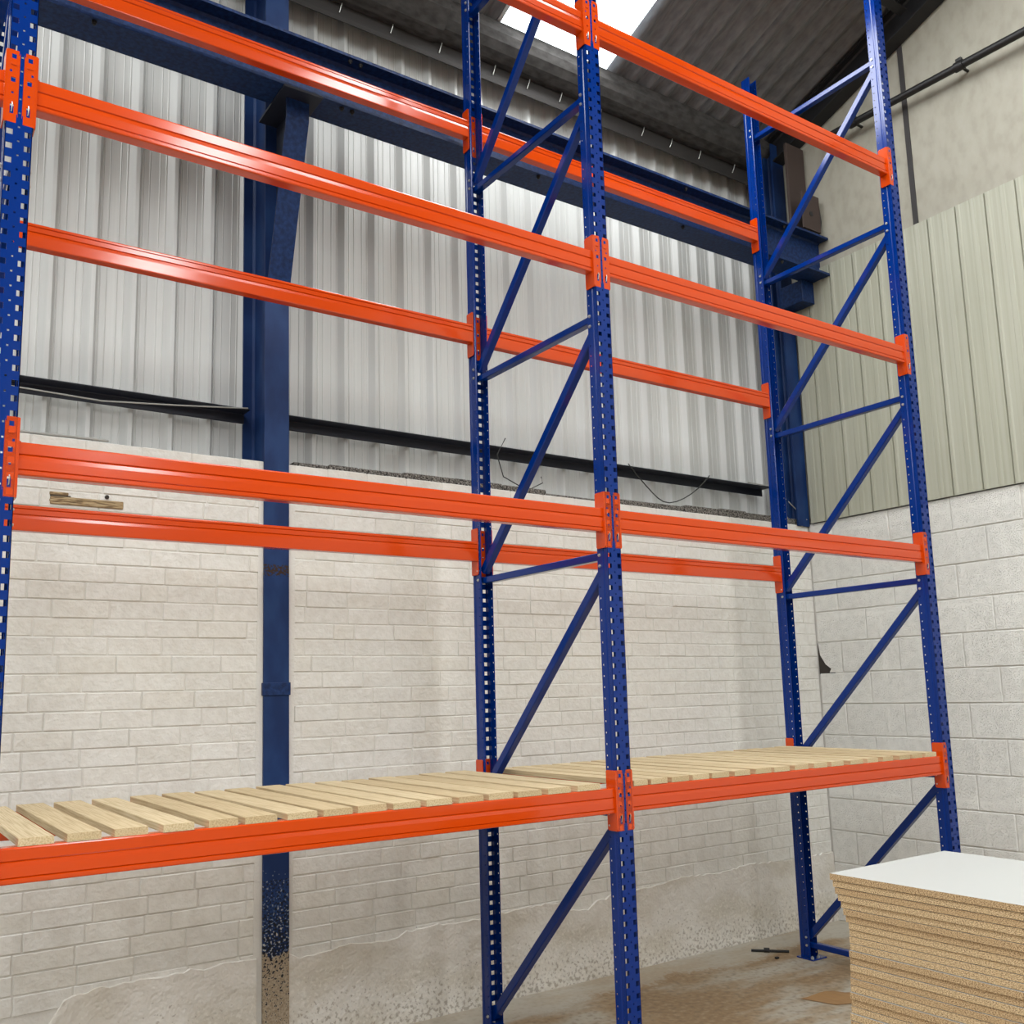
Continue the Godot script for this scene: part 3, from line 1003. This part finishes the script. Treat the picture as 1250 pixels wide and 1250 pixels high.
func build_column(called_label: String, x: float, w: float, lean: float, bracket: bool, y0: float, depth: float) -> void:
	var zf := WALL_Z + 0.018
	var root := thing("steel_column", called_label, "steel column", Vector3(x, 0.0, zf), "blue steel columns")
	var st := begin()
	var h := 5.95
	# H section: flanges across x; (x, z) outline pushed up: z x x = y
	var prof := i_profile(depth, w, 0.014, 0.01)
	var n := prof.size()
	var rev := PackedVector2Array()
	for p in prof:
		rev.append(Vector2(p.y - depth, p.x))   # u = z, v = x
	# walls with UVs for the paint
	for i in n:
		var a := rev[i]
		var b := rev[(i + 1) % n]
		var ring := []
		for p in [a, b]:
			ring.append(Vector3(p.y, y0, p.x))
		var ua: float = 0.5 + a.y / 0.2 if absf(a.x) < 0.02 else a.x / 0.2
		var ub: float = 0.5 + b.y / 0.2 if absf(b.x) < 0.02 else b.x / 0.2
		var up := Vector3(0, h - y0, 0)
		# the outline runs counter-clockwise in (x, depth) with depth growing to -z
		quad_uv(st, [ring[0], Vector2(ua, 1.0 - y0 / 6.2)], [ring[1], Vector2(ub, 1.0 - y0 / 6.2)], [ring[1] + up, Vector2(ub, 1.0 - h / 6.2)], [ring[0] + up, Vector2(ua, 1.0 - h / 6.2)])
	var m: StandardMaterial3D = M.get("column_paint")
	if m == null:
		m = image_material("column_paint", column_image(), 0.5)
		m.metallic_specular = 0.35
	obj("column_section", commit(st), m, root)
	if bracket:
		var b := begin()
		# strap round the flange
		cbox(b, Vector3(-w / 2 - 0.006, 1.675, -0.03), Vector3(w / 2 + 0.006, 1.738, 0.007), 0.002)
		obj("strap", commit(b), M.steel_blue, root)
	if not bracket:
		var g := begin()
		cbox(g, Vector3(-0.09, 4.545, 0.002), Vector3(0.05, 4.716, 0.21), 0.004)
		obj("gusset", commit(g), M.steel_blue, root)
	else:
		# tapered bracket: plate, sloping flange and web
		var bz0 := 0.0
		var bz1 := 0.335
		var yt := 4.705
		var yb := 3.83
		var br := begin()
		cbox(br, Vector3(-0.105, yt, 0.004), Vector3(0.105, yt + 0.014, 0.37), 0.001)
		var bplate := obj("bracket_plate", commit(br), M.navy_steel, root)
		br = begin()
		var a0 := Vector3(0, yb, 0.03)
		var a1 := Vector3(0, yt - 0.09, 0.3)
		var fw := 0.06
		prism(br, pts2([0.012, yb - 0.01, 0.035, yb - 0.01, 0.29, yt - 0.1, 0.29, yt, 0.276, yt, 0.276, yt - 0.098, 0.024, yb + 0.01, 0.012, yb + 0.01]), Vector3(fw, 0, 0), Vector3.BACK, Vector3.UP, fw * 2.0)
		obj("bracket_flange", commit(br), M.steel_blue, root)
		br = begin()
		prism(br, pts2([0.0, yb, 0.024, yb + 0.01, 0.277, yt - 0.098, 0.277, yt, 0.0, yt]), Vector3(0.005, 0, 0), Vector3.BACK, Vector3.UP, 0.01)
		obj("bracket_web", commit(br), M.navy_steel, root)
	# pivot of the lean about breast height
	root.rotation.z = lean
	root.position.x += sin(lean) * 1.6

func build_steel() -> void:
	build_column("blue steel column between the two runs of white brick, with strap and bracket", 1.4225, 0.131, 0.0085, true, 0.0, 0.345)
	build_column("blue steel column in the corner beside the cream gable sheets", 5.563, 0.13, 0.0, false, 2.85, 0.1)
	# runway beam on the brackets
	var st := begin()
	var prof := i_profile(0.305, 0.19, 0.016, 0.012)
	var zc := -1.235
	var root := thing("runway_beam", "long blue runway beam on brackets high along the back wall", "steel beam", Vector3(0, 4.72, zc))
	# (z, y) pushed along -x
	prism(st, prof, Vector3(GABLE_X - 0.004, 0, 0), Vector3.BACK, Vector3.UP, 11.0)
	obj("beam_section", commit(st), M.steel_blue, root)
	st = begin()
	cbox(st, Vector3(-5.3, 0.306, -0.03), Vector3(GABLE_X - 0.03, 0.336, 0.03), 0.004)
	obj("runway_rail", commit(st), M.dark_steel, root)
	st = begin()
	var k := 0
	for x in [0.4, 1.62, 1.68, 2.9, 4.1, 5.1]:
		bolt(st, Vector3(x, 0.0, 0.07), Vector3.DOWN, 0.012, 0.012)
		bolt(st, Vector3(x + 0.05, 0.288, 0.07), Vector3.DOWN, 0.012, 0.012)
		k += 1
	bolt(st, Vector3(1.76, 0.19, 0.007), Vector3.BACK, 0.022, 0.02)
	obj("bolts", commit(st), M.dark_steel, root).set_meta("kind", "stuff")
	# end stop: rusty brown plate with a folded edge
	root = thing("end_stop", "rust brown end stop plate with a hole on the runway beam's end", "end stop", Vector3(5.5, 5.06, -1.17))
	st = begin()
	cbox(st, Vector3(-0.115, 0, -0.006), Vector3(0.085, 0.29, 0.006), 0.001)
	obj("plate", commit(st), M.brown_steel, root)
	st = begin()
	tube(st, [Vector3(-0.02, 0.13, 0.005), Vector3(-0.02, 0.13, 0.009)], 0.02, 12)
	obj("hole_boss", commit(st), M.dark_steel, root)
	st = begin()
	prism(st, pts2([0.085, 0.0, 0.108, 0.1, 0.085, 0.29, 0.082, 0.29, 0.08, 0.0]), Vector3(0, 0, -0.1), Vector3.RIGHT, Vector3.UP, 0.1)
	obj("folded_edge", commit(st), M.dark_steel, root)
	# upper stub post in the corner
	st = begin()
	cbox(st, Vector3(5.41, 5.06, -1.315), Vector3(5.615, 5.82, -1.29), 0.002)
	tag(obj("post_plate", commit(st), M.brown_steel), "dark brown upright steel plate in the roof corner above the runway beam", "steel plate")
	# sheeting rails left and right of the column
	for s in [[-5.0, 1.345, "dark steel sheeting rail left of the blue column, above the bricks"], [1.50, 5.495, "dark steel sheeting rail right of the blue column, above the mortar bed"]]:
		st = begin()
		var zr := -1.825
		# angle: top leg into the room, other leg down the sheets (z, y)
		prism(st, pts2([0, 0.0, 0.003, 0.0, 0.006, 0.003, 0.006, 0.048, 0.009, 0.052, 0.097, 0.052, 0.1, 0.055, 0.1, 0.058, 0, 0.058]), Vector3(s[1], 3.132, zr), Vector3.BACK, Vector3.UP, s[1] - s[0])
		tag(obj("sheeting_rail", commit(st), M.rail_paint), s[2], "steel rail", "sheeting rails")
	# gutter: two cement lengths with a collar between them
	for s in [[-5.5, 2.535, 1.0, "dark cement gutter length under the eaves, left of its joint"], [2.535, GABLE_X, 0.0, "dark cement gutter length under the eaves below the skylight"]]:
		st = begin()
		var g: float = s[2] * 0.02
		prism(st, pts2([-1.537 + g, 5.99, -1.55 + g, 5.93 - g, -1.575, 5.885 - g, -1.62, 5.845 - g, -1.69, 5.83 - g, -1.76, 5.84 - g, -1.925, 5.84, -1.925, 5.875, -1.75, 5.875, -1.66, 5.87, -1.61, 5.885, -1.585, 5.92, -1.57, 5.965, -1.556, 5.99]), Vector3(s[1], 0, 0), Vector3.BACK, Vector3.UP, s[1] - s[0])
		tag(obj("gutter", commit(st), M.gutter_cement), s[3], "gutter", "cement gutter lengths")
	# eaves angle under the gutter with hook bolts
	root = thing("eaves_beam", "dark steel eaves angle with hook bolts under the gutter", "steel beam", Vector3(0, 0, 0))
	st = begin()
	prism(st, pts2([-1.755, 5.715, -1.75, 5.715, -1.745, 5.74, -1.742, 5.83, -1.80, 5.835, -1.925, 5.838, -1.925, 5.828, -1.80, 5.825, -1.752, 5.82, -1.755, 5.74]), Vector3(GABLE_X, 0, 0), Vector3.BACK, Vector3.UP, 11.0)
	obj("angle", commit(st), M.eaves_steel, root)
	st = begin()
	var x := -1.0
	rng.seed = 5
	while x < 5.5:
		tube(st, [Vector3(x, 5.76, -1.74), Vector3(x + 0.005, 5.79, -1.728), Vector3(x + 0.012, 5.825, -1.722)], 0.004, 6)
		x += 0.3 + rng.randf_range(-0.05, 0.12)
	obj("hook_bolts", commit(st), M.zinc, root).set_meta("kind", "stuff")
	# rafter along the gable and one purlin
	var ang := atan(SLOPE)
	root = thing("gable_rafter", "dark steel rafter following the roof slope along the gable", "steel beam", Vector3(GABLE_X - 0.062, ROOF0 - 0.25 - 1.5 * SLOPE, -1.5))
	st = begin()
	prism(st, i_profile(0.2, 0.12, 0.012, 0.01), Vector3.ZERO, Vector3.RIGHT, Vector3.UP, 7.6)
	obj("rafter_section", commit(st), M.dark_steel, root)
	root.rotation.x = -ang
	st = begin()
	prism(st, pts2([0, 0, 0.06, 0, 0.06, 0.006, 0.006, 0.006, 0.006, 0.13, 0, 0.13]), Vector3.ZERO, Vector3.BACK, Vector3.UP, 9.0)
	var p := obj("purlin", commit(st), M.dark_steel, null, Vector3(GABLE_X - 0.13, roof_y(-0.33) - 0.165, -0.33))
	p.rotation.x = -ang
	tag(p, "dark steel purlin across the roof sheets beside the rafter", "steel beam")

# ------------------------------------------------------------------ small things
func build_details() -> void:
	# black pipe with clips along the gable
	var root := thing("pipe", "black pipe with clips running along the cream gable panels", "pipe", Vector3.ZERO)
	var px_ := GABLE_X - 0.1
	var st := begin()
	var zz := [-1.05, 0.0, 1.2, 3.0]
	var line := []
	for z in zz:
		line.append(Vector3(px_, 5.727 - 0.046 * (z + 0.4) * 1.0, z))
	tube(st, line, 0.026, 14)
	obj("pipe_run", commit(st), M.black_pipe, root)
	for z in [-0.78, 0.03, 1.3]:
		st = begin()
		var y: float = 5.727 - 0.046 * (z + 0.4)
		tube(st, [Vector3(px_, y + 0.001, z - 0.03), Vector3(px_, y, z + 0.03)], 0.033, 14)
		cbox(st, Vector3(px_ - 0.012, y + 0.025, z - 0.02), Vector3(px_ + 0.012, y + 0.055, z + 0.02), 0.003)
		cbox(st, Vector3(px_, y - 0.006, z - 0.008), Vector3(GABLE_X + 0.006, y + 0.006, z + 0.008), 0.001)
		obj("pipe_clip", commit(st), M.black_pipe, root)
	# exposed timber plug in the brickwork at the left
	root = thing("timber_plug", "bare weathered timber plug let into the white bricks at the left", "timber", Vector3(0.515, 2.572, WALL_Z))
	st = begin()
	cbox(st, Vector3(-0.155, -0.024, -0.02), Vector3(0.158, 0.012, 0.006), 0.003)
	obj("timber", commit(st), M.old_timber, root)
	st = begin()
	cbox(st, Vector3(-0.158, 0.018, -0.015), Vector3(-0.08, 0.032, 0.004), 0.002)
	cbox(st, Vector3(-0.158, -0.012, 0.0), Vector3(-0.09, -0.003, 0.0075), 0.001)
	obj("splinter", commit(st), M.old_timber, root)
	st = begin()
	cbox(st, Vector3(-0.156, 0.0125, -0.014), Vector3(-0.07, 0.0175, 0.0035))
	tube(st, [Vector3(0.085, 0.028, -0.003), Vector3(0.085, 0.028, 0.004)], 0.01, 8)
	obj("crack", commit(st), M.cavity, root)
	# short white rod on the ledge and the thin cables on the rail
	st = begin()
	tube(st, [Vector3(0.2, 2.868, -1.535), Vector3(0.6, 2.872, -1.53)], 0.007, 8)
	tag(obj("rod", commit(st), M.cable_grey), "short pale rod lying on the brick ledge at the left", "rod")
	st = begin()
	tube(st, [Vector3(-0.3, 3.135, -1.73), Vector3(0.23, 3.128, -1.72), Vector3(0.6, 3.118, -1.72), Vector3(0.95, 3.15, -1.72), Vector3(1.2, 3.175, -1.715), Vector3(1.33, 3.19, -1.715)], 0.004, 6)
	tag(obj("cable", commit(st), M.cable_grey), "thin white cable slung along the left sheeting rail", "cable")
	st = begin()
	var arc := []
	for i in 13:
		var t := i / 12.0
		arc.append(Vector3(lerpf(4.0, 4.78, t), 3.195 - 0.235 * sin(PI * pow(t, 0.9)), -1.70 + 0.02 * sin(t * 9.0)))
	tube(st, arc, 0.004, 6)
	tag(obj("cable", commit(st), M.cable_dark), "thin dark wire hanging in a loop below the right sheeting rail", "cable")
	st = begin()
	arc = []
	for p in [Vector3(2.98, 3.24, -1.70), Vector3(2.9, 3.12, -1.68), Vector3(2.93, 2.98, -1.66), Vector3(3.08, 2.9, -1.62), Vector3(3.2, 2.96, -1.62), Vector3(3.19, 3.0, -1.62)]:
		arc.append(p)
	tube(st, arc, 0.0035, 6)
	tag(obj("cable", commit(st), M.cable_dark), "thin dark wire dangling onto the wall top behind the middle frame", "cable")
	st = begin()
	tube(st, [Vector3(5.2, 3.19, -1.70), Vector3(5.42, 3.18, -1.68), Vector3(5.5, 3.07, -1.6), Vector3(5.6, 2.9, -1.5)], 0.0045, 6)
	tag(obj("cable", commit(st), M.cable_grey), "pale cable slanting down past the corner column", "cable")
	# dropped anchor bolt and scraps on the floor
	root = thing("anchor_bolt", "loose black anchor bolt lying on the floor behind the right frame", "bolt", Vector3(4.60, 0.009, -1.24))
	st = begin()
	tube(st, [Vector3(-0.085, 0, -0.09), Vector3(0.075, 0, 0.075)], 0.008, 8)
	obj("shank", commit(st), M.black_rubber, root)
	st = begin()
	tube(st, [Vector3(-0.03, 0.003, -0.035), Vector3(-0.006, 0.003, -0.011)], 0.016, 6)
	obj("nut", commit(st), M.black_rubber, root)
	st = begin()
	cbox(st, Vector3(4.50, 0, -1.135), Vector3(4.525, 0.012, -1.115), 0.003)
	tag(obj("nut", commit(st), M.black_rubber), "tiny dark nut on the floor beside the loose bolt", "nut")
	root = thing("cardboard_scrap", "curled cardboard scrap on the floor left of the chipboard stack", "scrap", Vector3(4.16, 0.001, -0.42))
	st = begin()
	var rows := []
	for i in 9:
		var t := i / 8.0
		rows.append([Vector3(-0.16 + 0.3 * t, 0.002 + 0.022 * pow(sin(PI * t), 2.0), -0.12 + 0.1 * t), Vector3(-0.1 + 0.28 * t, 0.002, 0.06 + 0.12 * t)])
	for i in 8:
		quad(st, rows[i][1], rows[i + 1][1], rows[i + 1][0], rows[i][0])
		var dn := Vector3(0, -0.0015, 0)
		quad(st, rows[i][0] + dn, rows[i + 1][0] + dn, rows[i + 1][1] + dn, rows[i][1] + dn)
		quad(st, rows[i][0], rows[i + 1][0], rows[i + 1][0] + dn, rows[i][0] + dn)
	obj("sheet", commit(st), M.cardboard, root)

func build_stack() -> void:
	# chipboard sheets, white faced; the near left edge is the long one along z
	var th := 0.0197
	var n := 49
	var base := 0.135
	var long := 2.4
	var wide := 0.604
	var top_y := 1.10
	# timber bearers below (outside the photo)
	for i in 3:
		var st := begin()
		cbox(st, Vector3(2.19, 0.0, 1.3 + i * 0.95), Vector3(2.75, top_y - n * th, 1.4 + i * 0.95), 0.003)
		tag(obj("bearer", commit(st), M.pine_2), "timber bearer under the chipboard stack, below the photo's edge", "bearer", "bearers under the chipboard stack")
	for i in n:
		# i counts from the top
		rng.seed = 1200 + i
		var y1 := top_y - i * th
		var dx := 0.003 * minf(i, 8) + rng.randf_range(-0.0016, 0.0016)
		var dz := 0.0052 * minf(i, 7) - 0.0012 * maxf(0.0, i - 7)
		dz = maxf(dz, 0.012) if i > 7 else dz
		dz += rng.randf_range(-0.0012, 0.0012)
		if i in [11, 17, 20, 21, 26]:
			dx -= 0.004      # stands proud, so that its white face shows as a line
		var a := Vector3(2.149 + dx, y1 - th + 0.0015, 1.139 + dz)
		var b := a + Vector3(wide, th - 0.0015, long)
		var where := "%s from the top of the stack" % ORD[mini(i, 25)] if i > 0 else "topmost, its face in full view"
		if i > 23:
			where = "low in the stack, below the photo"
		var root := thing("chipboard_sheet", "white faced chipboard sheet with raw brown edges, %s" % where, "board", (a + b) / 2, "stacked chipboard sheets")
		var c := (a + b) / 2
		var st := begin()
		var face := 0.0004
		cbox(st, a - c, b - c - Vector3(0, face, 0))
		obj("chip_core", commit(st), M.chipboard if rng.randf() < 0.6 else M.chipboard_2, root)
		st = begin()
		cbox(st, Vector3(a.x - c.x + 0.0008, b.y - c.y - face, a.z - c.z + 0.0008), b - c - Vector3(0.0008, 0, 0.0008))
		obj("white_face", commit(st), M.melamine, root)

# ------------------------------------------------------------------ scene
func _ready() -> void:
	# camera (solved from the racking): shifted lens, looking up a little
	var cam := Camera3D.new()
	cam.name = "camera"
	cam.position = Vector3(-0.3125, 1.6552, 3.0424)
	cam.basis = Basis.from_euler(Vector3(0.14873, -0.59179, -0.02467))
	cam.projection = Camera3D.PROJECTION_FRUSTUM
	cam.near = 0.05
	cam.far = 100.0
	cam.size = 2.0 * 0.05 * 625.0 / 1156.535
	cam.frustum_offset = Vector2(21.65, 48.9) / 1156.535 * 0.05
	add_child(cam)
	cam.current = true
	var env := Environment.new()
	env.background_mode = Environment.BG_SKY
	var sky := Sky.new()
	var pm := ProceduralSkyMaterial.new()
	pm.sky_top_color = Color(0.75, 0.82, 0.9)
	pm.sky_horizon_color = Color(0.9, 0.92, 0.95)
	pm.ground_bottom_color = Color(0.4, 0.4, 0.38)
	pm.ground_horizon_color = Color(0.6, 0.6, 0.58)
	sky.sky_material = pm
	env.sky = sky
	env.tonemap_mode = Environment.TONE_MAPPER_LINEAR
	env.tonemap_exposure = 1.0
	env.sdfgi_enabled = true
	env.ssao_enabled = true
	env.ssil_enabled = true
	var we := WorldEnvironment.new()
	we.name = "world"
	we.environment = env
	add_child(we)
	# daylight through the translucent roof strips: one area light right under each strip
	var ang := atan(SLOPE)
	for side in 2:
		for i in (SKY_NEAR if side == 0 else SKY_FAR):
			var z0 := -1.5 if side == 0 else RIDGE_Z + 0.2
			var z1 := RIDGE_Z - 0.2 if side == 0 else 12.8
			var zm := (z0 + z1) / 2
			var l := AreaLight3D.new()
			l.name = "skylight_glow"
			l.area_size = Vector2(0.86, (z1 - z0) / cos(ang))
			l.light_color = Color(0.985, 0.99, 0.99)
			l.light_energy = 32.0
			l.area_range = 30.0
			l.area_attenuation = 2.0
			l.shadow_enabled = true
			var n := Vector3(0, -cos(ang), sin(ang) * (1.0 if side == 0 else -1.0))
			var x: float = 4.738 - 0.9075 * (i - 1) + 0.455 - 0.6 * side
			l.position = Vector3(x, roof_y(zm), zm) + n * 0.045
			var zax := -n
			var yax := Vector3(0, sin(ang) * (1.0 if side == 0 else -1.0), cos(ang))
			l.basis = Basis(yax.cross(zax), yax, zax)
			add_child(l, true)
	make_materials()
	build_shell()
	build_back_wall(cam.basis, cam.position)
	build_gable()
	build_roof()
	build_steel()
	build_racking()
	build_deck()
	build_stack()
	build_details()
